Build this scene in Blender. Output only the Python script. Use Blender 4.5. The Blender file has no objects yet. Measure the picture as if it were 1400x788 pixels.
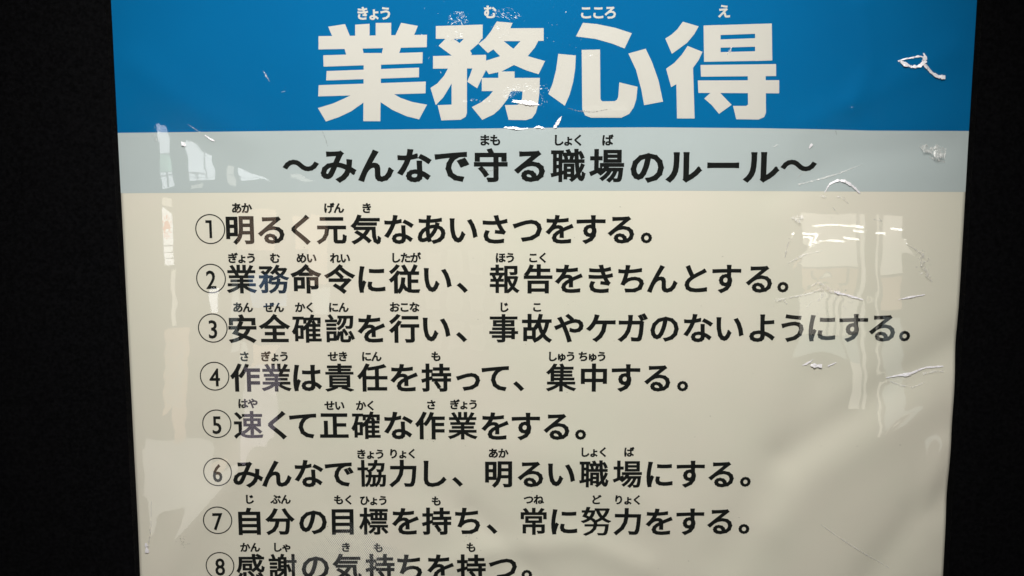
import bpy, math, random
import numpy as np
from mathutils import Vector
from mathutils.geometry import delaunay_2d_cdt

random.seed(7)
rng = np.random.RandomState(11)
scn = bpy.context.scene
C = scn.collection

# ------------------------------------------------------------------ camera
PW, PH, F = 1400.0, 788.0, 1300.0          # photograph frame and focal length, in its pixels
PITCH = math.radians(7.2)
DIST = 0.98
ZC = 1.78                                   # eye height
cam_data = bpy.data.cameras.new('camera')
cam = bpy.data.objects.new('camera', cam_data)
C.objects.link(cam)
cam_data.sensor_width = 36.0
cam_data.lens = 36.0 * F / PW
cam_data.clip_start = 0.02
cam_data.clip_end = 60
cam.location = (0, -DIST, ZC)
cam.rotation_euler = (math.radians(90) - PITCH, 0, 0)
scn.camera = cam

# ------------------------------------------------------------------ world, lamps, exposure
world = bpy.data.worlds.new('World')
scn.world = world
world.use_nodes = True
wb = world.node_tree.nodes['Background']
wb.inputs[0].default_value = (0.93, 0.97, 1.0, 1)
wb.inputs[1].default_value = 0.06
scn.view_settings.view_transform = 'Standard'
scn.view_settings.look = 'None'
scn.view_settings.exposure = 0.0
scn.view_settings.gamma = 1.0
scn.cycles.use_denoising = True
scn.cycles.max_bounces = 8
scn.cycles.transparent_max_bounces = 12

def area(name, loc, rot, sx, sy, power, col):
    l = bpy.data.lights.new(name, 'AREA')
    l.shape = 'RECTANGLE'; l.size = sx; l.size_y = sy
    l.energy = power; l.color = col
    o = bpy.data.objects.new(name, l)
    o.location = loc; o.rotation_euler = rot
    C.objects.link(o)
    return o
WARM = (1.0, 0.985, 0.94)
area('ceiling_lamp', (-0.75, -1.35, 2.93), (0, 0, 0), 1.2, 0.3, 5, WARM)
area('ceiling_lamp', (0.35, -1.45, 2.93), (0, 0, 0), 1.2, 0.3, 6, WARM)
sl = bpy.data.lights.new('ceiling_spotlight', 'SPOT')
sl.energy = 132; sl.color = WARM; sl.spot_size = math.radians(54); sl.spot_blend = 1.0; sl.shadow_soft_size = 0.09
so = bpy.data.objects.new('ceiling_spotlight', sl)
so.location = (-0.02, -0.95, 2.9)
so.rotation_euler = (Vector((-0.03, 0.0, 1.73)) - so.location).to_track_quat('-Z', 'Y').to_euler()
C.objects.link(so)

# ------------------------------------------------------------------ photograph pixel <-> place
cP, sP = math.cos(PITCH), math.sin(PITCH)
def ray(px, py):
    u = (np.asarray(px, float) - PW / 2) / F
    v = (PH / 2 - np.asarray(py, float)) / F
    return u, cP + v * sP, -sP + v * cP
def P(px, py):                              # where that line of sight meets the poster's plane (y=0): x, z
    rx, ry, rz = ray(px, py)
    t = DIST / ry
    return rx * t, ZC + rz * t
def M(px, py, D):                           # what that line of sight shows by reflection, D in front of the poster
    rx, ry, rz = ray(px, py)
    t = (DIST + D) / ry
    return float(rx * t), float(ZC + rz * t)
S = DIST / F / cP                           # metres per photograph pixel at mid height

# ------------------------------------------------------------------ helpers
def tag(o, label=None, cat=None, group=None, kind=None):
    if label: o['label'] = label
    if cat: o['category'] = cat
    if group: o['group'] = group
    if kind: o['kind'] = kind
    return o
def mesh_obj(name, verts, faces, mat, parent=None, smooth=False):
    me = bpy.data.meshes.new(name)
    me.from_pydata([tuple(map(float, v)) for v in verts], [], faces)
    me.update()
    if smooth:
        me.polygons.foreach_set('use_smooth', [True] * len(me.polygons))
    if mat: me.materials.append(mat)
    o = bpy.data.objects.new(name, me)
    C.objects.link(o)
    if parent: o.parent = parent
    return o
def empty(name, loc=(0, 0, 0)):
    o = bpy.data.objects.new(name, None)
    o.location = loc
    C.objects.link(o)
    return o
def box(x0, x1, y0, y1, z0, z1):
    v = [(x, y, z) for z in (z0, z1) for y in (y0, y1) for x in (x0, x1)]
    f = [(0, 2, 3, 1), (4, 5, 7, 6), (0, 1, 5, 4), (2, 6, 7, 3), (0, 4, 6, 2), (1, 3, 7, 5)]
    return v, f
def boxes(name, lst, mat, parent=None):
    V, Fc = [], []
    for b in lst:
        v, f = box(*b)
        n = len(V); V += v
        Fc += [tuple(i + n for i in q) for q in f]
    return mesh_obj(name, V, Fc, mat, parent)

# ------------------------------------------------------------------ materials
def mat(name, base=(0.5, 0.5, 0.5), rough=0.6, spec=0.3):
    m = bpy.data.materials.new(name); m.use_nodes = True
    b = m.node_tree.nodes['Principled BSDF']
    b.inputs['Base Color'].default_value = (*base, 1)
    b.inputs['Roughness'].default_value = rough
    b.inputs['Specular IOR Level'].default_value = spec
    return m, m.node_tree, b
def noise(nt, scale, detail=4, rough=0.55, dist=0.0):
    tc = nt.nodes.new('ShaderNodeTexCoord')
    n = nt.nodes.new('ShaderNodeTexNoise')
    n.inputs['Scale'].default_value = scale
    n.inputs['Detail'].default_value = detail
    n.inputs['Roughness'].default_value = rough
    n.inputs['Distortion'].default_value = dist
    nt.links.new(tc.outputs['Object'], n.inputs['Vector'])
    return n
def tint(nt, b, base, noise_node, lo, hi, p0=0.3, p1=0.7):
    r = nt.nodes.new('ShaderNodeValToRGB')
    r.color_ramp.elements[0].position = p0; r.color_ramp.elements[1].position = p1
    r.color_ramp.elements[0].color = (*[c * l for c, l in zip(base, lo)], 1)
    r.color_ramp.elements[1].color = (*[c * h for c, h in zip(base, hi)], 1)
    nt.links.new(noise_node.outputs['Fac'], r.inputs['Fac'])
    nt.links.new(r.outputs['Color'], b.inputs['Base Color'])
def print_mat(name, base, lo=(0.97, 0.97, 0.96), hi=(1.02, 1.02, 1.02), scale=9):
    m, nt, b = mat(name, base, 0.75, 0.05)
    tint(nt, b, base, noise(nt, scale, 6, 0.6), lo, hi)
    n2 = noise(nt, 900, 2)
    bp = nt.nodes.new('ShaderNodeBump'); bp.inputs['Strength'].default_value = 0.06
    bp.inputs['Distance'].default_value = 0.0005
    nt.links.new(n2.outputs['Fac'], bp.inputs['Height'])
    nt.links.new(bp.outputs['Normal'], b.inputs['Normal'])
    return m
CREAM = print_mat('cream_paper', (0.76, 0.725, 0.635), (0.955, 0.99, 0.96), (1.02, 1.0, 1.0), 4.5)  # green and pink blotches of the reflection put into the paper tint
PALE = print_mat('pale_blue_print', (0.485, 0.55, 0.565))
BLUE = print_mat('blue_print', (0.0001, 0.137, 0.35), (0.9, 0.95, 0.97), (1.05, 1.04, 1.03), 7)
WHITE = print_mat('title_white', (0.63, 0.615, 0.575))
INK = print_mat('black_ink', (0.010, 0.0115, 0.011))

def film_mat():
    m = bpy.data.materials.new('clear_laminate'); m.use_nodes = True
    nt = m.node_tree; nt.nodes.clear()
    out = nt.nodes.new('ShaderNodeOutputMaterial')
    tr = nt.nodes.new('ShaderNodeBsdfTransparent'); tr.inputs[0].default_value = (0.985, 0.985, 0.975, 1)
    gl = nt.nodes.new('ShaderNodeBsdfGlossy'); gl.inputs['Roughness'].default_value = 0.015
    lw = nt.nodes.new('ShaderNodeLayerWeight'); lw.inputs['Blend'].default_value = 0.5
    pw = nt.nodes.new('ShaderNodeMath'); pw.operation = 'POWER'; pw.inputs[1].default_value = 5
    fr = nt.nodes.new('ShaderNodeMath'); fr.operation = 'MULTIPLY_ADD'
    fr.inputs[1].default_value = 0.955; fr.inputs[2].default_value = 0.043
    nt.links.new(lw.outputs['Facing'], pw.inputs[0]); nt.links.new(pw.outputs[0], fr.inputs[0])
    mx = nt.nodes.new('ShaderNodeMixShader')
    n = noise(nt, 38, 3, 0.5)
    bp = nt.nodes.new('ShaderNodeBump'); bp.inputs['Strength'].default_value = 0.006
    bp.inputs['Distance'].default_value = 0.002
    nt.links.new(n.outputs['Fac'], bp.inputs['Height'])
    nt.links.new(bp.outputs['Normal'], gl.inputs['Normal'])
    nt.links.new(fr.outputs[0], mx.inputs[0])
    nt.links.new(tr.outputs[0], mx.inputs[1]); nt.links.new(gl.outputs[0], mx.inputs[2])
    nt.links.new(mx.outputs[0], out.inputs['Surface'])
    return m
FILM = film_mat()
def glint_mark_mat(name, alpha, base, scale=260, lo=0.4, hi=0.62, metal=0.12):
    m = bpy.data.materials.new(name); m.use_nodes = True
    nt = m.node_tree
    b = nt.nodes['Principled BSDF']; out = nt.nodes['Material Output']
    b.inputs['Base Color'].default_value = (*base, 1)
    b.inputs['Roughness'].default_value = 0.3
    b.inputs['Specular IOR Level'].default_value = 1.0
    b.inputs['Metallic'].default_value = metal
    nb = noise(nt, 700, 3); bp = nt.nodes.new('ShaderNodeBump')
    bp.inputs['Strength'].default_value = 0.5; bp.inputs['Distance'].default_value = 0.0012
    nt.links.new(nb.outputs['Fac'], bp.inputs['Height']); nt.links.new(bp.outputs['Normal'], b.inputs['Normal'])
    tr = nt.nodes.new('ShaderNodeBsdfTransparent')
    mx = nt.nodes.new('ShaderNodeMixShader')
    n = noise(nt, scale, 5, 0.65, 0.6)
    mr = nt.nodes.new('ShaderNodeMapRange')
    mr.inputs['From Min'].default_value = lo; mr.inputs['From Max'].default_value = hi
    mr.inputs['To Min'].default_value = 0.05; mr.inputs['To Max'].default_value = alpha
    nt.links.new(n.outputs['Fac'], mr.inputs['Value'])
    nt.links.new(mr.outputs[0], mx.inputs[0])
    nt.links.new(tr.outputs[0], mx.inputs[1]); nt.links.new(b.outputs[0], mx.inputs[2])
    nt.links.new(mx.outputs[0], out.inputs['Surface'])
    return m
CREASE_GLINT = glint_mark_mat('crease_glint', 1.0, (0.97, 0.94, 1.0), 260, 0.22, 0.42)  # pale colour paints the glints that run along the film's creases
CREASE_GLINT_SOFT = glint_mark_mat('faint_crease_glint', 0.55, (0.92, 0.9, 0.88))
SCUFF_GLINT = glint_mark_mat('film_scuff_glint', 0.85, (0.9, 0.93, 0.95), 420, 0.48, 0.6)  # scuffs whitened together with their sparkle
SMUDGE = glint_mark_mat('dark_smudge', 0.6, (0.12, 0.11, 0.09), 900, 0.45, 0.6, 0)

# ------------------------------------------------------------------ relief of the sheet
def seg_dist(X, Z, pts):
    best = np.full(np.shape(X), 1e9)
    for (ax, az), (bx, bz) in zip(pts[:-1], pts[1:]):
        dx, dz = bx - ax, bz - az
        L2 = dx * dx + dz * dz + 1e-12
        t = np.clip(((X - ax) * dx + (Z - az) * dz) / L2, 0, 1)
        best = np.minimum(best, np.hypot(X - ax - t * dx, Z - az - t * dz))
    return best
PAPER_RIDGES = [   # (photo polyline, width m, height m)
    ([(1330, 455), (1200, 540), (1075, 625)], 0.020, -0.0019),
    ([(1330, 520), (1230, 580), (1120, 650), (1060, 720)], 0.024, 0.0011),
    ([(1330, 650), (1250, 710), (1190, 790), (1150, 860)], 0.020, -0.0019),
    ([(1290, 610), (1262, 700), (1275, 780)], 0.013, 0.0010),
    ([(1120, 520), (1060, 640), (990, 760)], 0.026, -0.0014),
    ([(560, 790), (680, 752), (800, 742), (880, 775)], 0.016, 0.0012),
    ([(640, 700), (690, 740), (740, 800)], 0.014, -0.0009),
    ([(330, 640), (260, 720), (210, 800)], 0.022, 0.0013),
    ([(470, 690), (560, 660), (640, 700)], 0.025, -0.0009),
    ([(1100, 172), (1190, 130), (1300, 70)], 0.016, 0.0008),
    ([(1180, 10), (1190, 90), (1165, 140)], 0.011, 0.0009),
    ([(1060, 260), (1160, 215), (1290, 200)], 0.018, -0.0009),
    ([(190, 90), (260, 150), (330, 185)], 0.018, 0.0008),
    ([(760, 150), (800, 158), (850, 155)], 0.007, 0.0004),
    ([(700, 610), (860, 660), (900, 700)], 0.03, 0.0009),
]
def paper_h(X, Z):
    h = 0.0004 * np.sin(7.3 * X + 3.1 * Z + 0.6) * np.sin(5.1 * Z - 2.2 * X + 1.0)
    h += 0.0002 * np.sin(17 * X - 13 * Z) * np.sin(11 * Z + 6 * X + 2)
    h += 0.00012 * np.sin(52 * X + 31 * Z + 2 * np.sin(9 * Z))
    for pts, w, a in PAPER_RIDGES:
        q = [tuple(map(float, P(*p))) for p in pts]
        d = seg_dist(X, Z, q)
        h += 1.25 * a * np.exp(-(d / w) ** 2)
    return h
FILM_RIDGES = [
    ([(1228, 83), (1240, 80), (1262, 78)], 0.004, 0.0011),
    ([(1228, 83), (1240, 90), (1258, 90), (1270, 98), (1284, 105)], 0.004, 0.0013),
    ([(1128, 262), (1135, 250), (1145, 246), (1158, 248), (1176, 264)], 0.0035, 0.0009),
    ([(1060, 410), (1085, 404), (1125, 398), (1182, 410)], 0.004, 0.0009),
    ([(1110, 392), (1130, 380), (1150, 397)], 0.0035, 0.0007),
    ([(1240, 335), (1262, 355), (1265, 370), (1275, 386)], 0.004, 0.0012),
    ([(1212, 515), (1235, 528), (1262, 524)], 0.0045, 0.0011),
    ([(1235, 518), (1260, 506), (1290, 502)], 0.004, 0.0009),
    ([(204, 688), (206, 720), (202, 755)], 0.004, 0.0012),
    ([(690, 173), (722, 176), (760, 176), (768, 160)], 0.004, 0.0011),
    ([(700, 137), (738, 143)], 0.006, 0.0012),
    ([(590, 50), (625, 22), (690, 20)], 0.006, 0.0006),
    ([(1122, 717), (1215, 775)], 0.003, 0.0008),
    ([(1122, 330), (1085, 355), (1070, 380)], 0.004, 0.0007),
    ([(1080, 318), (1072, 345)], 0.003, 0.0006),
]
GAP_INK, GAP_FILM = 0.00015, 0.0017
def film_h(X, Z):
    h = 0.0004 * np.sin(7.3 * X + 3.1 * Z + 0.6) * np.sin(5.1 * Z - 2.2 * X + 1.0)
    fine = 0.00001 * np.sin(70 * X + 20 * np.sin(12 * Z)) * np.sin(55 * Z + 9 * np.sin(14 * X))
    for k_, (pts, w, a) in enumerate(PAPER_RIDGES):
        q = [tuple(map(float, P(*p))) for p in pts]
        h += {0: 0.0, 1: 0.04, 2: 0.3, 8: 0.5, 9: 0.3, 10: 0.12, 11: 0.12, 12: 0.06, 4: 0.3}.get(k_, 0.75) * a * np.exp(-(seg_dist(X, Z, q) / w) ** 2)
    for pts, w, a in FILM_RIDGES:
        q = [tuple(map(float, P(*p))) for p in pts]
        d = seg_dist(X, Z, q)
        h += 0.06 * a * np.exp(-(d / w) ** 2)
    return np.maximum(h + fine, paper_h(X, Z) + 0.0005 - GAP_FILM)
def drape(x, z, lift):
    x = np.asarray(x, float); z = np.asarray(z, float)
    return np.stack([x, -(paper_h(x, z) + lift), z], 1)
def on_film(x, z, lift):
    x = np.asarray(x, float); z = np.asarray(z, float)
    return np.stack([x, -(film_h(x, z) + GAP_FILM + lift), z], 1)

# ------------------------------------------------------------------ the setting and the board
_, nt, b = mat('wall_paint', (0.20, 0.19, 0.165), 0.8)
WALL = bpy.data.materials['wall_paint']
tint(nt, b, (0.20, 0.19, 0.165), noise(nt, 3), (0.94,) * 3, (1.02,) * 3)
_, nt, b = mat('floor_vinyl', (0.14, 0.135, 0.12), 0.45)
FLOOR = bpy.data.materials['floor_vinyl']
tint(nt, b, (0.14, 0.135, 0.12), noise(nt, 6), (0.85,) * 3, (1.1,) * 3)
CEIL, _, _ = mat('ceiling_tile', (0.75, 0.74, 0.7), 0.9)
FELT, nt, b = mat('charcoal_felt', (0.004, 0.004, 0.0045), 0.95, 0.0)
tint(nt, b, (0.004, 0.004, 0.0045), noise(nt, 300, 3), (0.6,) * 3, (1.4,) * 3)
ALU, _, b = mat('grey_frame', (0.42, 0.42, 0.4), 0.45)
BLACKFRAME, _, _ = mat('black_frame', (0.012, 0.012, 0.013), 0.5)

D = 3.5
tag(boxes('wall', [(-3.2, 3.2, 0.03, 0.15, 0, 3.0)], WALL), kind='structure')
tag(boxes('back_wall', [(-3.2, 3.2, -D - 0.25, -D - 0.13, 0, 3.0)], WALL), kind='structure')
tag(boxes('floor', [(-3.2, 3.2, -D - 0.25, 0.15, -0.05, -0.002)], FLOOR), kind='structure')
tag(boxes('ceiling', [(-3.2, 3.2, -D - 0.25, 0.15, 3.002, 3.06)], CEIL), kind='structure')

board = empty('notice_board', (0, 0.02, 1.0))
tag(board, 'charcoal felt notice board behind the laminated blue and cream poster', 'notice board')
def child(o, root):
    o.parent = root
    o.matrix_parent_inverse = root.matrix_world.inverted()
    o.location = tuple(-c for c in root.location)
    return o
b_ = boxes('felt_panel', [(-0.95, 0.95, 0.012, 0.026, 0.95, 2.45)], FELT)
bm_x = [(-0.98, -0.95), (0.95, 0.98)]
def set_rel(o, root):
    for v in o.data.vertices:
        v.co = v.co - root.location
    o.parent = root
    return o
set_rel(b_, board)
for (x0, x1, z0, z1) in [(-0.98, -0.95, 0.92, 2.48), (0.95, 0.98, 0.92, 2.48), (-0.95, 0.95, 0.92, 0.95), (-0.95, 0.95, 2.45, 2.48)]:
    set_rel(boxes('frame_bar', [(x0, x1, 0.0, 0.029, z0, z1)], BLACKFRAME), board)

# ------------------------------------------------------------------ poster sheet
XL, XR = P(172, 394)[0], P(1312, 394)[0]
ZT, ZB = float(P(700, -34)[1]), float(P(700, 905)[1])
poster = empty('poster', (0, 0, 0))
tag(poster, 'laminated workplace rules poster with blue header, white title and eight numbered black lines', 'poster')

def grid_sheet(name, xs, z0f, z1f, nz, hf, material, parent, thick=0.0):
    nx = len(xs)
    V = []
    z0 = np.array([z0f(x) for x in xs]); z1 = np.array([z1f(x) for x in xs])
    T = np.linspace(0, 1, nz)[:, None]
    X = np.tile(xs, (nz, 1)); Z = z0 * (1 - T) + z1 * T
    Xr, Zr = X.ravel(), Z.ravel()
    V = hf(Xr, Zr)
    idx = np.arange(nx * nz).reshape(nz, nx)
    Fq = np.stack([idx[:-1, :-1], idx[:-1, 1:], idx[1:, 1:], idx[1:, :-1]], -1).reshape(-1, 4)
    V = V.tolist(); faces = Fq.tolist()
    if thick:                                  # turned-back rim gives the sheet its thickness
        n = len(V)
        ring = list(idx[0, :]) + list(idx[1:, -1]) + list(idx[-1, -2::-1]) + list(idx[-2:0:-1, 0])
        V += [(V[i][0], V[i][1] + thick, V[i][2]) for i in ring]
        k = len(ring)
        faces += [[int(ring[i]), n + i, n + (i + 1) % k, int(ring[(i + 1) % k])] for i in range(k)]
    return mesh_obj(name, V, faces, material, parent, True)

xs = np.linspace(XL, XR, 260)
def zline(pts, x):                            # print boundary given as photo points
    px = [p[0] for p in pts]
    xx = [float(P(*p)[0]) for p in pts]; zz = [float(P(*p)[1]) for p in pts]
    return float(np.interp(x, xx, zz))
B1 = [(100, 182.6), (330, 180), (540, 177.3), (760, 174.8), (890, 174.3), (1040, 175.5), (1130, 177.2), (1190, 178.8), (1400, 179.6)]
B2 = [(100, 264.8), (540, 262.3), (760, 261), (940, 261), (1180, 262.2), (1400, 262.9)]
grid_sheet('paper_sheet', xs, lambda x: ZB, lambda x: ZT, 220, lambda X, Z: drape(X, Z, 0), CREAM, poster, 0.0004)
grid_sheet('subtitle_band', xs, lambda x: zline(B2, x), lambda x: zline(B1, x), 40, lambda X, Z: drape(X, Z, 0.00007), PALE, poster)
grid_sheet('header_band', xs, lambda x: zline(B1, x), lambda x: ZT - 0.001, 80, lambda X, Z: drape(X, Z, 0.00009), BLUE, poster)

# ------------------------------------------------------------------ lettering
def union(polys, maxlen):
    """area covered by any of the polygons, as one triangulated mesh without overlaps"""
    V, Fc = [], []
    for p in polys:
        n0 = len(V); q = []
        for i, a in enumerate(p):
            bb = p[(i + 1) % len(p)]
            L = math.hypot(bb[0] - a[0], bb[1] - a[1])
            k = max(1, int(math.ceil(L / maxlen)))
            for j in range(k):
                q.append((a[0] + (bb[0] - a[0]) * j / k, a[1] + (bb[1] - a[1]) * j / k))
        ar = sum(q[i][0] * q[(i + 1) % len(q)][1] - q[(i + 1) % len(q)][0] * q[i][1] for i in range(len(q)))
        if abs(ar) < 1e-9: continue
        if ar < 0: q.reverse()
        V += [Vector(c) for c in q]
        Fc.append(list(range(n0, n0 + len(q))))
    ax_, ay_ = [v[0] for v in V], [v[1] for v in V]
    for gx in np.arange(min(ax_) + maxlen * .37, max(ax_), maxlen):
        for gy in np.arange(min(ay_) + maxlen * .41, max(ay_), maxlen): V.append(Vector((gx, gy)))
    r = delaunay_2d_cdt(V, [], Fc, 1, 1e-5)
    vo, fo, src = r[0], r[2], r[5]
    return np.array([(v[0], v[1]) for v in vo]), [list(f) for f, o in zip(fo, src) if len(o)]

_cache = {}
def glyph(ch, rx, ry, maxlen=0.2):
    key = (ch, rx, ry)
    if key in _cache: return _cache[key]
    cu = bpy.data.curves.new('glyph', 'FONT'); cu.body = ch; cu.size = 1; cu.resolution_u = 3
    o = bpy.data.objects.new('glyph', cu); C.objects.link(o)
    dg = bpy.context.evaluated_depsgraph_get(); dg.update()
    me = o.evaluated_get(dg).to_mesh()
    pts = [(v.co.x, v.co.y) for v in me.vertices]
    fcs = [tuple(p.vertices) for p in me.polygons]
    o.evaluated_get(dg).to_mesh_clear()
    bpy.data.objects.remove(o); bpy.data.curves.remove(cu)
    ky = rx / ry
    q = [(x, y * ky) for x, y in pts]
    cnt = {}
    for f in fcs:
        for i in range(len(f)):
            e = tuple(sorted((f[i], f[(i + 1) % len(f)])))
            cnt[e] = cnt.get(e, 0) + 1
    polys = [[q[i] for i in f] for f in fcs]
    for (a, b), n in cnt.items():
        if n != 1: continue
        ax, ay = q[a]; bx, by = q[b]
        dx, dy = bx - ax, by - ay
        L = math.hypot(dx, dy)
        if L < 1e-6: continue
        ext = min(rx, 0.3 * rx + 0.7 * L) if L < rx else rx
        ux, uy = dx / L, dy / L
        px_, py_ = -uy * rx, ux * rx
        ex, ey = ux * ext, uy * ext
        polys.append([(ax - ex + px_, ay - ey + py_), (ax - ex - px_, ay - ey - py_),
                      (bx + ex - px_, by + ey - py_), (bx + ex + px_, by + ey + py_)])
    v, f = union(polys, maxlen)
    v = v / np.array([1, ky])
    _cache[key] = (v, f)
    return v, f

class Pen:                                     # collects draped lettering into one mesh
    def __init__(s): s.V = []; s.F = []; s.n = 0
    def add(s, x, z, f, lift=GAP_INK):
        v = drape(x, z, lift)
        s.V += v.tolist(); s.F += [[i + s.n for i in q] for q in f]; s.n += len(v)
    def build(s, name, material, parent): return mesh_obj(name, s.V, s.F, material, parent)

def put(pen, ch, cx, cy, em_x, em_y, rx, ry, ink=True, rot=0.0):
    """cx, cy in photo pixels: ink centre horizontally (cell centre if not ink), em-box centre vertically; em in pixels at mid height"""
    v, f = glyph(ch, rx, ry)
    X0, Z0 = P(cx, cy)
    ox = (v[:, 0].min() + v[:, 0].max()) / 2 if ink else 0.5
    x = (v[:, 0] - ox) * em_x * S; z = (v[:, 1] - 0.38) * em_y * S
    c, s_ = math.cos(rot), math.sin(rot)
    pen.add(X0 + c * x - s_ * z, Z0 + s_ * x + c * z, f)

DENSE = set('業務確認責集標感謝速協職場報常努事')
def body(ch):
    r = 0.0225 if ch in DENSE else (0.0285 if ord(ch) < 0x3100 else 0.030)
    return r, r * 0.8
def write_line(root, chars, xs_, y0, y1, em, k=1.0):
    a, b2 = xs_[0], xs_[-1]
    for ch, x in zip(chars, xs_):
        y = y0 + (y1 - y0) * (x - a) / max(1, b2 - a)
        rx, ry = body(ch)
        kana = ord(ch) < 0x3100
        e = em * (1.06 if kana and ch not in '、。' else 1.0)
        pen = Pen()
        if ch == '努':
            put(pen, '奴', x, y - 8.6, e * 1.02, e * 0.56, 0.024, 0.040)
            put(pen, '力', x, y + 9.4, e * 0.94, e * 0.50, 0.027, 0.044)
        else: put(pen, ch, x, y, e, e * 0.985, rx * k, ry * k)
        pen.build('character', INK, root)
def furigana(pen, word, cx, cy, em, adv=None, r=0.036):
    n = len(word)
    adv = adv or (em * 0.925 if not any(c in 'ょゅゃ' for c in word) else em * 0.86)
    for i, ch in enumerate(word):
        put(pen, ch, cx + (i - (n - 1) / 2) * adv, cy, em, em, r, r * 0.9, ink=False)

LINES = [
 ('1', 287.5, 313.4, '明るく元気なあいさつをする。',
  [328.3, 370.7, 411.3, 453.5, 500.2, 545.5, 590, 634, 677, 721, 765, 808, 849, 884], 314, 313.5,
  [('あか', 330.4, 284.6), ('げん', 456.5, 284.6), ('き', 501.4, 284.6)]),
 ('2', 288.6, 381, '業務命令に従い、報告をきちんとする。',
  [330.4, 374.5, 418.4, 464.6, 508.5, 553, 598.6, 632, 690, 735.7, 777.7, 821.4, 862.9, 905.7, 951.5, 993.3, 1037.7, 1070.7], 381.8, 381,
  [('ぎょう', 330.9, 353), ('む', 376, 353), ('めい', 419, 353), ('れい', 465.1, 353), ('したが', 554.5, 352.5), ('ほう', 690.9, 352.5), ('こく', 735.7, 352.5)]),
 ('3', 291, 448.7, '安全確認を行い、事故やケガのないようにする。',
  [331.6, 375.5, 419.2, 464.9, 507.8, 552.5, 597, 630.9, 688.6, 734.3, 777.7, 821.4, 865.1, 908.6, 954.5, 997.9, 1042, 1083.4, 1124, 1166.6, 1206, 1237.2], 449.7, 448,
  [('あん', 332, 420.3), ('ぜん', 374.5, 420.3), ('かく', 417, 420.3), ('にん', 462.8, 420.3), ('おこな', 553, 420), ('じ', 689, 420), ('こ', 734.3, 420)]),
 ('4', 293.5, 514.5, '作業は責任を持って、集中する。',
  [335.2, 377.8, 420.5, 464.1, 509, 552.5, 596.3, 640, 677.1, 709.1, 767.1, 812, 855.7, 898.6, 933.4], 516.5, 516.5,
  [('さ', 334, 487.5), ('ぎょう', 375.8, 487.5), ('せき', 462, 487.5), ('にん', 507.8, 487.5), ('も', 596.3, 487.3), ('しゅう', 767.7, 487.5), ('ちゅう', 810, 487.5)]),
 ('5', 296.5, 579.5, '速くて正確な作業をする。',
  [339.5, 379, 414, 456.8, 500.2, 544.9, 587.8, 632.6, 676.9, 718.9, 760.8, 793.8], 581, 583,
  [('はや', 338.8, 551.8), ('せい', 457.4, 554.6), ('かく', 500.2, 554.6), ('さ', 589.5, 553.5), ('ぎょう', 634.3, 553.2)]),
 ('6', 297.8, 645, 'みんなで協力し、明るい職場にする。',
  [339.5, 378.4, 422.4, 463.9, 508.2, 550.5, 594.8, 625.4, 681.8, 725.2, 767.8, 812, 857.5, 901.8, 944.1, 986, 1019.6], 647.5, 648,
  [('きょう', 506.6, 621), ('りょく', 550.7, 620.5), ('あか', 681.2, 619.5), ('しょく', 812, 618), ('ば', 859.8, 618)]),
 ('7', 298, 711, '自分の目標を持ち、常に努力をする。',
  [341.1, 382.9, 427.9, 468.4, 510.8, 554.2, 596.8, 639.3, 672.6, 729.6, 771.5, 815, 857.5, 901, 943.5, 984.4, 1017.8], 713, 713,
  [('じ', 341, 682.5), ('ぶん', 383.8, 682.8), ('もく', 469.7, 684), ('ひょう', 510.8, 684.8), ('も', 596.6, 685.6), ('つね', 729.6, 683.2), ('ど', 815, 683.2), ('りょく', 858.4, 683.2)]),
 ('8', 301, 773.5, '感謝の気持ちを持つ。',
  [342.7, 386.7, 431.1, 474.5, 519.5, 560.3, 602.5, 644.2, 687.6, 720.3], 775.5, 776,
  [('かん', 342, 748.3), ('しゃ', 385.4, 748.3), ('き', 472.9, 748.3), ('も', 517.2, 749), ('も', 644.2, 748.2)]),
]
def ring_mesh(cx, cy, r, w, n=56):
    X0, Z0 = P(cx, cy)
    x, z, f = [], [], []
    for i in range(n):
        a = 2 * math.pi * i / n
        for rr in (r - w / 2, r + w / 2):
            x.append(X0 + rr * S * math.cos(a)); z.append(Z0 + rr * S * math.sin(a))
    for i in range(n):
        j = (i + 1) % n
        f.append([2 * i, 2 * i + 1, 2 * j + 1, 2 * j])
    return np.array(x), np.array(z), f
for num, nx_, ny_, chars, cxs, y0, y1, furi in LINES:
    line = empty('rule_line'); line.parent = poster
    line['label'] = 'line of black lettering with circled number ' + num
    write_line(line, chars, cxs, y0, y1, 41.8)
    pen = Pen(); x, z, f = ring_mesh(nx_, ny_, 19.6, 1.45); pen.add(x, z, f)
    if num == '1':
        v_, f_ = union([[(-6.2, 12), (2.3, 12), (2.3, 8.3), (-6.2, 8.3)], [(-1.3, 12), (2.3, 12), (2.3, -12.3), (-1.3, -12.3)]], 6)
        X0, Z0 = P(nx_, ny_); pen.add(X0 + v_[:, 0] * S, Z0 + v_[:, 1] * S, f_)
    else: put(pen, num, nx_, ny_ + 0.5, 29.5, 35.5, 0.017, 0.011, ink=True)
    # the figures sit higher than kanji in their em box
    pen.build('circled_number', INK, line)
    for w, fx, fy in furi:
        pen = Pen(); furigana(pen, w, fx, fy, 14.7, r=0.042); pen.build('reading_aid', INK, line)

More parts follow.
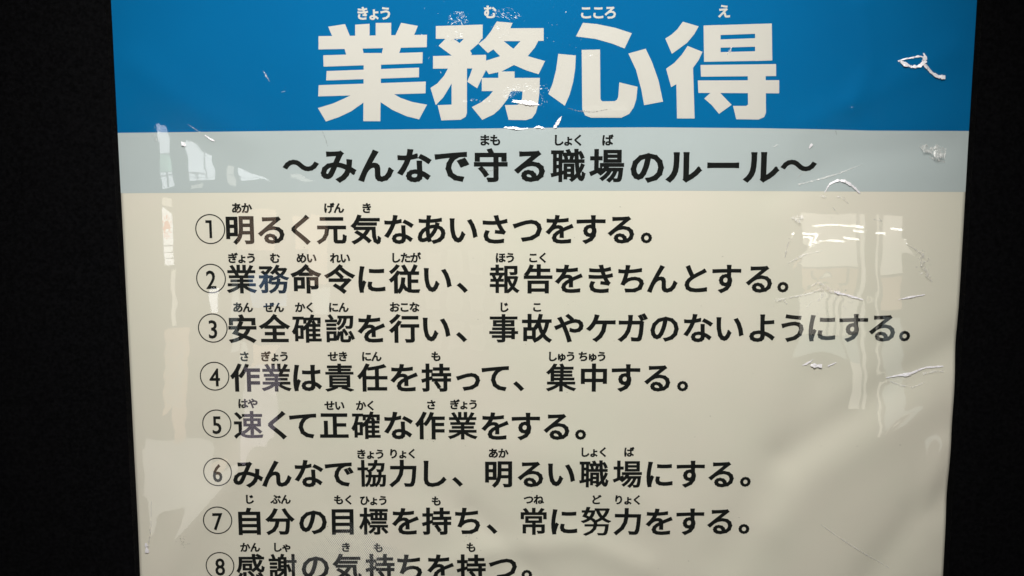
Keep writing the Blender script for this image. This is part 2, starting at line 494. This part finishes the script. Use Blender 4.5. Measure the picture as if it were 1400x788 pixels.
# subtitle
SUB = '～みんなで守る職場のルール～'
sx = [411.3, 462.8, 514, 566.6, 618, 671, 724, 776.8, 829.3, 885, 935, 988.7, 1041, 1092.3]
sub = empty('subtitle_lettering'); sub.parent = poster
for ch, x in zip(SUB, sx):
    rx = {'職': 0.026, '場': 0.030, '守': 0.036, '～': 0.030}.get(ch, 0.037)
    e = 47.5 if ord(ch) > 0x3100 else 50
    if ch in 'ー～': e = 49.5
    y = 226.5 + (1.5 if ch in 'ルの' else 0)
    pen = Pen(); put(pen, ch, x, y, e, e * 0.97, rx, rx * 0.82); pen.build('character', INK, sub)
for w, fx in (('まも', 670), ('しょく', 777), ('ば', 830.6)):
    pen = Pen(); furigana(pen, w, fx, 191.8, 15.8, r=0.04); pen.build('reading_aid', INK, sub)

# title: four heavy characters drawn as outlines
T1 = [[(27,190),(735,181),(733,262),(27,277)], [(90,128),(200,111),(234,195),(120,200)], [(195,268),(312,262),(324,315),(210,320)],
      [(450,258),(568,255),(553,303),(438,310)], [(266,115),(360,109),(360,200),(266,200)], [(400,104),(501,103),(501,195),(400,195)],
      [(566,103),(675,123),(648,190),(526,190)], [(58,315),(707,295),(705,367),(60,389)], [(80,418),(683,395),(682,458),(77,479)],
      [(28,510),(727,486),(725,563),(25,583)], [(322,300),(436,300),(430,745),(319,745)],
      [(245,572),(200,594),(120,630),(23,659),(75,747),(160,718),(240,680),(322,622),(335,560)],
      [(508,562),(560,592),(640,620),(735,637),(683,733),(600,712),(510,672),(428,618),(420,560)]]
T2 = [[(52,124),(358,114),(357,207),(52,207)], [(122,200),(160,202),(207,235),(240,202),(357,196),(330,238),(275,285),(287,303),(282,318),(158,318),(70,253)],
      [(34,320),(380,311),(380,400),(34,402)], [(155,310),(255,310),(255,690),(247,716),(215,735),(88,740),(64,640),(155,637)],
      [(132,400),(105,450),(60,500),(17,528),(52,640),(100,590),(140,525),(157,495),(200,400)],
      [(292,395),(275,445),(257,487),(322,530),(345,480),(385,400),(360,350),(300,360)],
      [(450,94),(553,103),(538,138),(756,137),(756,220),(605,222),(495,222),(427,276),(392,300),(330,240),(375,205),(410,160)],
      [(490,218),(495,222),(558,272),(473,322),(427,276)], [(605,221),(722,218),(700,262),(650,322),(556,275)],
      [(558,270),(652,320),(765,352),(723,438),(640,412),(562,378),(480,420),(398,438),(372,398),(378,350),(473,320)],
      [(460,420),(566,420),(566,462),(731,462),(728,560),(718,640),(705,690),(680,725),(640,738),(527,736),(503,640),(585,638),(605,625),(615,595),(618,548),(541,548),(520,600),(470,665),(430,700),(355,736),(287,653),(350,620),(400,580),(425,548),(352,548),(352,462),(460,462)]]
T3 = [[(248,102),(340,110),(460,135),(568,170),(520,270),(440,238),(330,207),(203,191)],
      [(87,305),(202,315),(198,400),(184,490),(162,570),(130,644),(22,567),(50,500),(73,410)],
      [(240,279),(360,276),(363,598),(367,609),(377,615),(455,614),(470,606),(479,585),(486,491),(605,520),(597,600),(580,655),(550,697),(500,722),(300,722),(262,707),(244,668)],
      [(545,303),(658,271),(700,360),(742,480),(771,617),(648,640),(630,540),(595,410)]]
T4 = [[(137,95),(240,125),(212,175),(165,232),(65,305),(22,205),(62,180),(100,145)],
      [(168,253),(265,292),(240,345),(203,397),(213,727),(98,727),(94,503),(60,522),(27,402),(80,365),(130,310)],
      [(272,120),(383,116),(383,355),(275,357)], [(608,110),(717,107),(720,348),(608,352)], [(381,117),(611,110),(611,174),(381,182)],
      [(381,211),(611,203),(611,258),(381,265)], [(381,294),(611,288),(611,351),(381,355)],
      [(252,378),(745,372),(745,450),(255,454)], [(234,479),(765,477),(765,563),(238,560)],
      [(560,440),(677,440),(679,690),(667,718),(630,734),(485,732),(464,645),(550,645),(562,635)],
      [(325,552),(378,558),(455,638),(372,697),(325,640),(276,597)]]
title = empty('title_lettering'); title.parent = poster
for (ox, oy), polys in zip([(430, 10), (585, 10), (745, 10), (905, 10)], [T1, T2, T3, T4]):
    k = 4.776
    pp = []
    for p in polys:
        q = []
        for (u, v) in p:
            X, Z = P(ox + u / k, oy + v / k)
            q.append((float(X) * 10, float(Z) * 10))
        pp.append(q)
    v, f = union(pp, 0.05)
    pen = Pen(); pen.add(v[:, 0] / 10, v[:, 1] / 10, f, GAP_INK + 0.00008)
    pen.build('title_character', WHITE, title)
for w, fx, fy, em, adv in (('きょう', 511.5, 18.5, 18, 15.6), ('む', 670, 16.5, 18, None), ('こころ', 818, 17, 18, 16.8), ('え', 990, 15.5, 18, None)):
    pen = Pen(); furigana(pen, w, fx, fy, em, adv, 0.036)
    for vv in pen.V: vv[1] -= 0.00008
    pen.build('reading_aid', WHITE, title)

# ------------------------------------------------------------------ clear laminate over the sheet
fx = np.linspace(XL - 7 * S, XR + 7 * S, 430)
grid_sheet('laminate_film', fx, lambda x: ZB - 8 * S, lambda x: ZT + 8 * S, 370,
           lambda X, Z: on_film(X, Z, 0), FILM, poster)

def ribbon(name, pts, widths, material, lift=0.00025, ridge=0.00022, jitter=0.25, parent=None, join=None, tilt=0.38):
    """a raised strip under the film, given by its photo polyline and widths"""
    widths = [q * (1.35 if material is CREASE_GLINT else 1) for q in widths]
    pts = np.array(pts, float)
    seg = np.r_[0, np.cumsum(np.hypot(*np.diff(pts, axis=0).T))]
    n = max(4, int(seg[-1] / 1.6))
    t = np.linspace(0, seg[-1], n)
    x = np.interp(t, seg, pts[:, 0]); y = np.interp(t, seg, pts[:, 1])
    w = np.interp(np.linspace(0, 1, n), np.linspace(0, 1, len(widths)), widths)
    w = w * (1 + jitter * rng.randn(n)).clip(0.35, 1.8)
    if n > 5:
        ker = np.array([.25, .5, .25])
        x[1:-1] = np.convolve(x, ker, 'same')[1:-1]; y[1:-1] = np.convolve(y, ker, 'same')[1:-1]
    x = x + jitter * 0.5 * rng.randn(n); y = y + jitter * 0.5 * rng.randn(n)
    gx, gy = np.gradient(x), np.gradient(y)
    L = np.hypot(gx, gy) + 1e-9; nx_, ny_ = -gy / L, gx / L
    rails = []
    for s_, hh in ((-1, 0), (0, ridge), (1, 0)):
        X, Z = P(x + nx_ * w * s_ / 2, y + ny_ * w * s_ / 2)
        # lies in the underside of the laminate; tilted like a small ramp so the strip catches the lamps as a glint
        ramp = tilt * ((ny_ * w * s_ / 2) + w / 2) * S
        rails.append(drape(X, Z, lift + 0.15 * hh + 0.8 * ramp))
    V = np.concatenate(rails).tolist()
    Fc = []
    for r in range(2):
        for i in range(n - 1):
            Fc.append([r * n + i, r * n + i + 1, (r + 1) * n + i + 1, (r + 1) * n + i])
    if join is not None:
        m = len(join[0]); join[0].extend(V); join[1].extend([[i + m for i in q] for q in Fc]); return
    return mesh_obj(name, V, Fc, material, parent, True)

H, Q = CREASE_GLINT, CREASE_GLINT_SOFT  # glints painted as white strips along the creases, plus a few dark smudges
for pts, ws, m_ in [
    ([(1227, 84), (1236, 81), (1248, 79), (1256, 77), (1263, 79)], [1, 1.6, 1.4, 1.8, 1], H),
    ([(1229, 83), (1236, 88), (1246, 92), (1256, 91), (1262, 86), (1264, 79), (1262, 73)], [1.5, 4, 3, 2.6, 3.6, 4.5, 1], H),
    ([(1261, 87), (1267, 93), (1273, 100), (1281, 105), (1292, 106)], [3, 2.5, 3, 4, 4], H),
    ([(689, 174.5), (700, 175), (712, 176.5), (722, 175.5)], [.8, 2.2, 1.8, .6], H),
    ([(730, 175), (737, 173.5), (745, 176)], [.6, 2.6, .8], H),
    ([(757, 175.5), (761, 171), (764, 165), (768, 159)], [1, 4, 2.6, 0.3], H),
    ([(1127, 264), (1134, 252), (1145, 246.5), (1156, 248), (1166, 255), (1176, 264.5)], [0.5, 1.2, 2.4, 2.4, 2.8, 1.2], H),
    ([(1122, 268), (1130, 269)], [2, 5, 2], Q),
    ([(1144, 269), (1153, 271), (1160, 279)], [1, 3, 1], Q),
    ([(1138, 283), (1146, 294)], [1, 1.4, .6], Q),
    ([(1092, 252.5), (1102, 250)], [2.4, 2, .6], Q), ([(1102, 250), (1140, 240), (1182, 224)], [.8, 2.4, 1, .5], Q),
    ([(1090, 244), (1100, 234)], [.4, 1.2, .4], Q),
    ([(1106, 203), (1110, 197)], [1.2, 3.4, 2], H), ([(1057, 201), (1064, 198)], [.8, 1.6, .5], Q),
    ([(1082, 298), (1090, 300), (1098, 296)], [3, 9, 3], Q),
    ([(1080, 326), (1076, 338), (1073, 352)], [5, 2.4, 2.4, 1], Q),
    ([(1078, 360), (1100, 348), (1125, 343)], [.8, 2.5, 1.6, .8], Q),
    ([(1059, 411), (1070, 409), (1076, 416)], [4, 3, 1.5], Q),
    ([(1070, 409), (1090, 405), (1108, 401), (1122, 396)], [1, 2.2, 2, 1.5], Q),
    ([(1108, 392), (1118, 386), (1128, 392), (1136, 398), (1150, 400)], [1, 2.5, 5, 4, 1], Q),
    ([(1140, 399), (1160, 404), (1180, 410)], [2.4, 1.6, 2, .8], H),
    ([(1118, 412), (1126, 402), (1122, 392)], [2, 6, 2], Q),
    ([(1238, 334), (1250, 340), (1260, 347), (1257, 356)], [1, 2, 3, 1], Q),
    ([(1262, 346), (1260, 362), (1266, 374), (1274, 386)], [2, 6, 6, 2], Q),
    ([(1228, 410), (1245, 406), (1264, 403)], [.6, 1.5, .7], H),
    ([(1194, 300), (1206, 303), (1200, 297)], [.6, 1.8, .6], Q),
    ([(1212, 517), (1228, 514), (1244, 512), (1258, 506), (1270, 502)], [1, 1.4, 3, 1.5, 1], H),
    ([(1216, 521), (1232, 527), (1248, 530), (1264, 523)], [1, 2.5, 1.6, .8], Q),
    ([(1262, 512), (1275, 508), (1290, 508)], [2, 3, 2], Q), ([(1268, 503), (1290, 501)], [1, 1.8, 1], H),
    ([(1097, 500), (1106, 496), (1112, 492)], [.8, 1.6, .6], H), ([(1108, 499.5), (1124, 501)], [2, 4.5, 2.5], H),
    ([(1132, 501), (1143, 496)], [1.5, 1, 1], H),
    ([(1122, 717), (1150, 736), (1182, 757), (1216, 777)], [.8, 1.2, 1.8, .8], Q),
    ([(1128, 722), (1160, 744), (1196, 766)], [.6, 1.2, .8], Q),
    ([(281, 185.5), (286, 189), (294, 193.5)], [1.4, 1.8, .8], H), ([(257, 170), (266, 176), (275, 182)], [.4, 1, .5], Q),
    ([(248, 194), (252, 198), (254, 200)], [1, 3, 1.5], H),
    ([(360, 97), (364, 104), (369, 112)], [.6, 1.8, .6], Q), ([(385, 126), (390, 125)], [1, 1.8, 1], Q),
    ([(441, 180), (445, 190), (448, 200)], [.4, .8, .4], SMUDGE),
    ([(207, 686), (207, 715), (205, 735), (202, 752)], [1, 2, 2.6, 3.5], Q),
    ([(200, 742), (202, 755)], [2, 4], H),
    ([(994, 75), (997, 71), (1000, 64)], [1, 3, 1.5], Q),
    ([(1142, 177), (1144, 185)], [.5, 1, .5], SMUDGE), ([(1135, 250), (1130, 262)], [.5, .8, .5], Q),
    ([(1257, 199), (1264, 203), (1274, 206), (1292, 210)], [4, 9, 14, 16], Q),
    ([(1270, 215), (1292, 222)], [1, 4, 1], Q),
    ([(806, 78), (811, 74)], [1, 1.6, .6], Q),
    ([(658, 232), (672, 234), (678, 230)], [.5, .9, .5], SMUDGE),
    ([(776, 148), (790, 152), (812, 153), (836, 149)], [.5, 1.6, 1.6, .4], SMUDGE),
]:
    ribbon('crease_glint_mark', pts, ws, m_, parent=poster)

# film scuffs and glints painted as pale strips (lens-shaped flare on the second title character and speckle around it)
def scuff_glint_cloud(cx, cy, rx_, ry_, n, size, material=SCUFF_GLINT, ang=None):
    J = ([], [])
    for i in range(n):
        a = rng.uniform(0, 2 * math.pi); r = math.sqrt(rng.rand())
        x = cx + rx_ * r * math.cos(a); y = cy + ry_ * r * math.sin(a)
        th = rng.uniform(0, math.pi) if ang is None else ang + rng.normal(0, .3)
        L = size * rng.uniform(.5, 2.2)
        ribbon('', [(x, y), (x + L * .5 * math.cos(th) + rng.normal(0, .3), y + L * .5 * math.sin(th)), (x + L * math.cos(th), y + L * math.sin(th))],
               [.2, rng.uniform(.3, 1.15), .2], None, join=J, ridge=0.0001, tilt=0.55)
    o = mesh_obj('scuff_glint', J[0], J[1], material, poster, True)
    tag(o, kind='stuff')
ribbon('crease_glint_mark', [(701, 137), (712, 139), (724, 141), (737, 143.5)], [.3, 2.2, 4, .4], H, parent=poster)
ribbon('crease_glint_mark', [(700, 139), (716, 141), (735, 142)], [.5, 3, .5], H, parent=poster)
scuff_glint_cloud(627, 24, 16, 9, 60, 3); scuff_glint_cloud(690, 18, 20, 8, 45, 3, ang=.5)
scuff_glint_cloud(622, 50, 12, 8, 30, 3); scuff_glint_cloud(683, 42, 14, 9, 22, 2.4)
scuff_glint_cloud(714, 121, 24, 6, 55, 3, ang=.1); scuff_glint_cloud(697, 128, 10, 7, 30, 3)
scuff_glint_cloud(742, 130, 14, 16, 26, 2); scuff_glint_cloud(655, 137, 25, 2.5, 26, 2)
scuff_glint_cloud(765, 20, 60, 60, 26, 1.6); scuff_glint_cloud(1130, 410, 40, 18, 50, 3, CREASE_GLINT_SOFT)
scuff_glint_cloud(1262, 362, 10, 22, 30, 3, CREASE_GLINT_SOFT); scuff_glint_cloud(600, 60, 40, 70, 26, 1.4)
scuff_glint_cloud(214, 182, 6, 12, 26, 3, ang=1.4)

# faint moire-like shimmer put on as thin pale lines, bottom left
J = ([], [])
hx0, hx1 = 380, 575
for k in range(-10, 95):
    x0 = 372 + 2.7 * k
    # each line runs down to the right; clipped to a wedge-shaped patch
    pts = []
    for s_ in np.linspace(0, 1, 20):
        x = x0 + 62 * s_; y = 700 + 88 * s_
        if y > 712 + abs(x - 478) * 0.55 and 385 < x < 566 and y < 800: pts.append((x, y))
    if len(pts) > 3: ribbon('', pts, [.2, .8, .8, .8, .2], None, join=J, jitter=.05, ridge=0.0001, tilt=0)
tag(mesh_obj('moire_hatch', J[0], J[1], glint_mark_mat('moire_line', 0.32, (0.85, 0.86, 0.9), 30, 0.35, 0.62), poster, True), kind='stuff')

# dust and print specks
J = ([], [])
for i in range(70):
    x, y = rng.uniform(205, 1278), rng.uniform(270, 785)
    s_ = rng.uniform(.5, 1.1)
    ribbon('', [(x, y), (x + s_, y + rng.uniform(-.6, .6)), (x + 2 * s_, y)], [.3, s_, .3], None, join=J, jitter=.1, ridge=0, tilt=0)
for cx, cy, n in ((250, 740, 26), (590, 602, 8), (640, 735, 10), (1068, 610, 3), (728, 668, 6), (1100, 250, 3)):
    for i in range(n):
        x, y = cx + rng.normal(0, 3.5), cy + rng.normal(0, 3.5)
        ribbon('', [(x, y), (x + .7, y), (x + 1.4, y + .3)], [.3, .9, .3], None, join=J, jitter=.1, ridge=0, tilt=0)
tag(mesh_obj('dust_speck', J[0], J[1], SMUDGE, poster), kind='stuff')

# ------------------------------------------------------------------ the room in front, seen in the film
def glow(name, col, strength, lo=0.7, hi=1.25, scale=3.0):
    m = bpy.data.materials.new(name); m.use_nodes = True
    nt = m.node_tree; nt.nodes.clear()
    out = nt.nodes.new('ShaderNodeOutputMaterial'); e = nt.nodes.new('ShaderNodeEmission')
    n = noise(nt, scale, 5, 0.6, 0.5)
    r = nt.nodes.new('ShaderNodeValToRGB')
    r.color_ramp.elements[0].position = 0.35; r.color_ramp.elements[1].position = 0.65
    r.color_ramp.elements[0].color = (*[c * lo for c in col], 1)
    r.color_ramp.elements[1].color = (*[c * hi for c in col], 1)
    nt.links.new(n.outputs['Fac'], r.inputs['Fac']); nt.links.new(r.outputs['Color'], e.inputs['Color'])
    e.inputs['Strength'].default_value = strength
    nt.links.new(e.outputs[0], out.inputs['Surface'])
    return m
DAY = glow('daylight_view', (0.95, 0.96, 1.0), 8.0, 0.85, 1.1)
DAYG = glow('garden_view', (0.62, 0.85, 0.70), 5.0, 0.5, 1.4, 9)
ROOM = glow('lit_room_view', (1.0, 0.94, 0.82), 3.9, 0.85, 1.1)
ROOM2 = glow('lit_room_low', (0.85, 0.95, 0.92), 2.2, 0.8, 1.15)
DIM = glow('dim_brown_glow', (1.0, 0.70, 0.50), 2.4, 0.7, 1.2, 2)
LILAC = glow('lilac_glow', (0.95, 0.82, 0.95), 2.9, 0.6, 1.3, 3)
BLUE_GLOW = glow('blue_glow', (0.35, 0.6, 1.0), 2.4, 0.5, 1.4, 4)
TUBE = glow('tube_glow', (1.0, 0.99, 0.95), 24, 1, 1)
ORANGE = glow('orange_print_glow', (1.0, 0.28, 0.14), 5.5, 1, 1)  # emblem glows by itself, no lamp behind it

def slab(name, pxs, depth, material, parent=None, thick=0.02):
    """flat piece of the far wall given by the outline it shows in the film"""
    pts = [M(px, py, depth) for px, py in pxs]
    n = len(pts)
    V = [(x, -depth, z) for x, z in pts] + [(x, -depth - thick, z) for x, z in pts]
    ar = sum(pts[i][0] * pts[(i + 1) % n][1] - pts[(i + 1) % n][0] * pts[i][1] for i in range(n))
    Fc = [list(range(n)), list(range(2 * n - 1, n - 1, -1))] + [[i, i + n, (i + 1) % n + n, (i + 1) % n] for i in range(n)]
    return mesh_obj(name, V, Fc, material, parent)

def window(label, panes, bars, cat='window', name='window'):  # also makes the glow panels added below
    root = empty(name); tag(root, label, cat, 'windows of the room mirrored in the laminate')
    for pxs, m_ in panes: slab('pane', pxs, D, m_, root)
    for pxs in bars: slab('frame_bar', pxs, D - 0.02, ALU, root, 0.05)
    return root
def rail(x0, y0, x1, y1, w):                    # a straight bar between two points
    L = math.hypot(x1 - x0, y1 - y0); nx_, ny_ = -(y1 - y0) / L * w / 2, (x1 - x0) / L * w / 2
    return [(x0 + nx_, y0 + ny_), (x0 - nx_, y0 - ny_), (x1 - nx_, y1 - ny_), (x1 + nx_, y1 + ny_)]
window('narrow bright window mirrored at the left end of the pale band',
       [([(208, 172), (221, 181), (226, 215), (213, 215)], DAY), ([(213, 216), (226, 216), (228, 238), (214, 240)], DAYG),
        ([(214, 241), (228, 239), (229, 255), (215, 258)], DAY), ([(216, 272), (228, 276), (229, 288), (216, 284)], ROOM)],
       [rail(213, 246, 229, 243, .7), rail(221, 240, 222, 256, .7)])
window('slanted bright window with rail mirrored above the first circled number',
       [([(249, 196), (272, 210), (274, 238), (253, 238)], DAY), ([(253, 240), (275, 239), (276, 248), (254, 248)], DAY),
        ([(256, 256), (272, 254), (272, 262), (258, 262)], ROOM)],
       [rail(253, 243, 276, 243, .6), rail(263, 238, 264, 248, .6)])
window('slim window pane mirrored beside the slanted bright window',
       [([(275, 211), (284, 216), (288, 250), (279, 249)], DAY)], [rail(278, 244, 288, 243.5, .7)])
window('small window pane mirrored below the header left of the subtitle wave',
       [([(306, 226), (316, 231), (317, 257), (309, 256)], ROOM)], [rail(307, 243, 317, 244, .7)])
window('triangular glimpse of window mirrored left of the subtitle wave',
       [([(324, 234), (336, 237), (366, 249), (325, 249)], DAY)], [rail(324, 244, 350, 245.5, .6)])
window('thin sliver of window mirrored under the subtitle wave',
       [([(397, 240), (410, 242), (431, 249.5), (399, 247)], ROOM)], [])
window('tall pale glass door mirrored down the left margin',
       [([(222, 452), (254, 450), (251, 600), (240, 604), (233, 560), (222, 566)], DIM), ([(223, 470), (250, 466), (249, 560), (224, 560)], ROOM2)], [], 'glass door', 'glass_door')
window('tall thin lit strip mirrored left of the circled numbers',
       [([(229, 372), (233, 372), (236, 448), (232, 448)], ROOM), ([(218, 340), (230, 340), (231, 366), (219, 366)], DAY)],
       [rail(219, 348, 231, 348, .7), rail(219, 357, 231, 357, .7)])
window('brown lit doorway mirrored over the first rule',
       [([(320, 290), (372, 290), (374, 345), (322, 345)], DIM), ([(400, 300), (440, 300), (440, 345), (402, 345)], DIM)], [], 'brown_glow_panel', 'brown_glow_panel')  # added panels, glowing to tint the ink brown
window('added lilac glow panel mirrored over the fourth and fifth rules',
       [([(334, 500), (381, 500), (378, 598), (352, 604), (333, 580)], LILAC), ([(346, 470), (380, 476), (370, 500), (344, 500)], DIM)], [])  # added panels, their glow casts lilac-grey over the ink
window('added blue glow panel mirrored over the second rule',
       [([(338, 380), (392, 380), (392, 424), (345, 424)], BLUE_GLOW)], [], 'glow_panel', 'blue_glow_panel')  # added panel whose glow tints the ink blue
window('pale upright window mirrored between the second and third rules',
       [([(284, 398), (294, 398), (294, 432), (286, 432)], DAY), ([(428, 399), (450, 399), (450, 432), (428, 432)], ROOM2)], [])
window('added brownish glow panel mirrored beside the third rule number',
       [([(424, 296), (446, 300), (446, 392), (424, 392)], DIM)], [])  # upright panel added for its brownish glow in the film
window('broad dull glow panel added, mirrored in the lower left corner',
       [([(196, 600), (300, 600), (318, 640), (246, 708), (196, 712)], glow('dull_glow', (0.98, 0.95, 0.9), 2.3, 0.85, 1.1))], [])  # added glowing sheet that lightens this corner by reflection
window('pair of slim glowing strips added, mirrored beside the second and third rule numbers',
       [([(313, 385), (321, 385), (324, 482), (316, 482)], ROOM2), ([(327, 470), (334, 470), (335, 500), (329, 500)], ROOM2)], [])  # glowing strips added for the pale upright stripes of the reflection
# right: glazed partition with a lit room behind
pr = empty('glazed_partition'); tag(pr, 'glazed partition with lit room behind mirrored at the right of the poster', 'partition')
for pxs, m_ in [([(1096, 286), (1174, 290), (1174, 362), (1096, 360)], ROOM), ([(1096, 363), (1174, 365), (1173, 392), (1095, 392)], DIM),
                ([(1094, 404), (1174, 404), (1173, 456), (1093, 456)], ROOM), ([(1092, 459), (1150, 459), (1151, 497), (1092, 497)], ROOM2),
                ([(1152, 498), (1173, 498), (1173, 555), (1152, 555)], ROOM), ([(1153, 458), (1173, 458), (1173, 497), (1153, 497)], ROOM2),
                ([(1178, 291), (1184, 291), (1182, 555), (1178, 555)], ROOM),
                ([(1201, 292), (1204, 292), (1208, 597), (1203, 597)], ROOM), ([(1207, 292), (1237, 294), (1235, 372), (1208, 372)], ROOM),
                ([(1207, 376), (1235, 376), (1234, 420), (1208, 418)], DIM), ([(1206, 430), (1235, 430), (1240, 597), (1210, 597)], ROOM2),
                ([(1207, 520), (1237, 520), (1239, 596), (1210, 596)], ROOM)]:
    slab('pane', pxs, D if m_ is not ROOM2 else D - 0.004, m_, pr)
for r_ in (rail(1176, 285, 1175.5, 560, 2), rail(1205.5, 288, 1208.5, 600, 1.6), rail(1094, 361.5, 1174, 363.5, 1.4), rail(1150, 404, 1151, 500, 1),
           rail(1131, 404, 1132, 458, .7), rail(1141, 404, 1142, 458, .7), rail(1160, 366, 1160, 392, 1), rail(1112, 366, 1112, 392, .8)):
    slab('frame_bar', r_, D - 0.03, ALU, pr, 0.03)
tl = ['topmost long', 'second, at the left pane edge', 'third, at the left pane edge', 'lowest left', 'middle low', 'right of the low middle one', 'short one at the first post',
      'short one by the second post', 'short one at the far right pane']
for (x0, y0, x1, y1), w_ in zip([(1110, 303.5, 1182, 307.5), (1095, 315, 1121, 316.5), (1096, 320, 1127, 321.5), (1101, 328, 1128, 329.5), (1129, 325.5, 1153, 327),
                        (1154, 321.8, 1176, 323.5), (1170, 312.5, 1183, 314), (1199, 315.5, 1211, 316.5), (1220, 310, 1237, 312)], tl):
    o = slab('fluorescent_tube', rail(x0, y0, x1, y1, 1.7), D - 0.08, TUBE, None, 0.015)
    tag(o, 'white fluorescent tube mirrored at the right, ' + w_, 'lamp', 'fluorescent tubes mirrored in the laminate')
# banner with a sun emblem; its brightness is put in as glow
bn = empty('sun_banner'); tag(bn, 'white banner with orange sun emblem mirrored at the left margin', 'banner')
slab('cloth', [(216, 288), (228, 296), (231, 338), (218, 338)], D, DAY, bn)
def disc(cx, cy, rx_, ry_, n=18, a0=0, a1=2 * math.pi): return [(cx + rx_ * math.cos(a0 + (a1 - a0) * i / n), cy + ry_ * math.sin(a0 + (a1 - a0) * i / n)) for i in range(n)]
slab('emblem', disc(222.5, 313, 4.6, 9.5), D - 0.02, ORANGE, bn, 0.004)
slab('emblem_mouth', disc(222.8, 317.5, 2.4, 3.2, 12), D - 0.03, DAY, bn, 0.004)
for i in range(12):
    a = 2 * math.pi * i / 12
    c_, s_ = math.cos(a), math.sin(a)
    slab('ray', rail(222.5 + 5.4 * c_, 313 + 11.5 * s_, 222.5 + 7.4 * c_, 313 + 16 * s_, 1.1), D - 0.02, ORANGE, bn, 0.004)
# sheets of paper pinned on the far wall: pale rectangles in the middle of the reflection
PAPERS, _, _ = mat('pinned_paper', (0.85, 0.85, 0.82), 0.8)
ROWS = ('top', 'middle', 'bottom'); COLS = ('leftmost', 'second from the left', 'third from the left', 'rightmost')
for iy in range(3):
    for ix in range(4):
        x0 = 585 + ix * 30 + rng.uniform(-2, 2); y0 = 345 + iy * 50 + rng.uniform(-3, 3)
        o = slab('notice_sheet', [(x0, y0), (x0 + 20, y0), (x0 + 20, y0 + 34), (x0, y0 + 34)], D + 0.1, PAPERS, None, 0.004)
        tag(o, 'white notice sheet on the far wall, ' + COLS[ix] + ' of the ' + ROWS[iy] + ' row', 'notice sheet', 'notice sheets on the far wall')
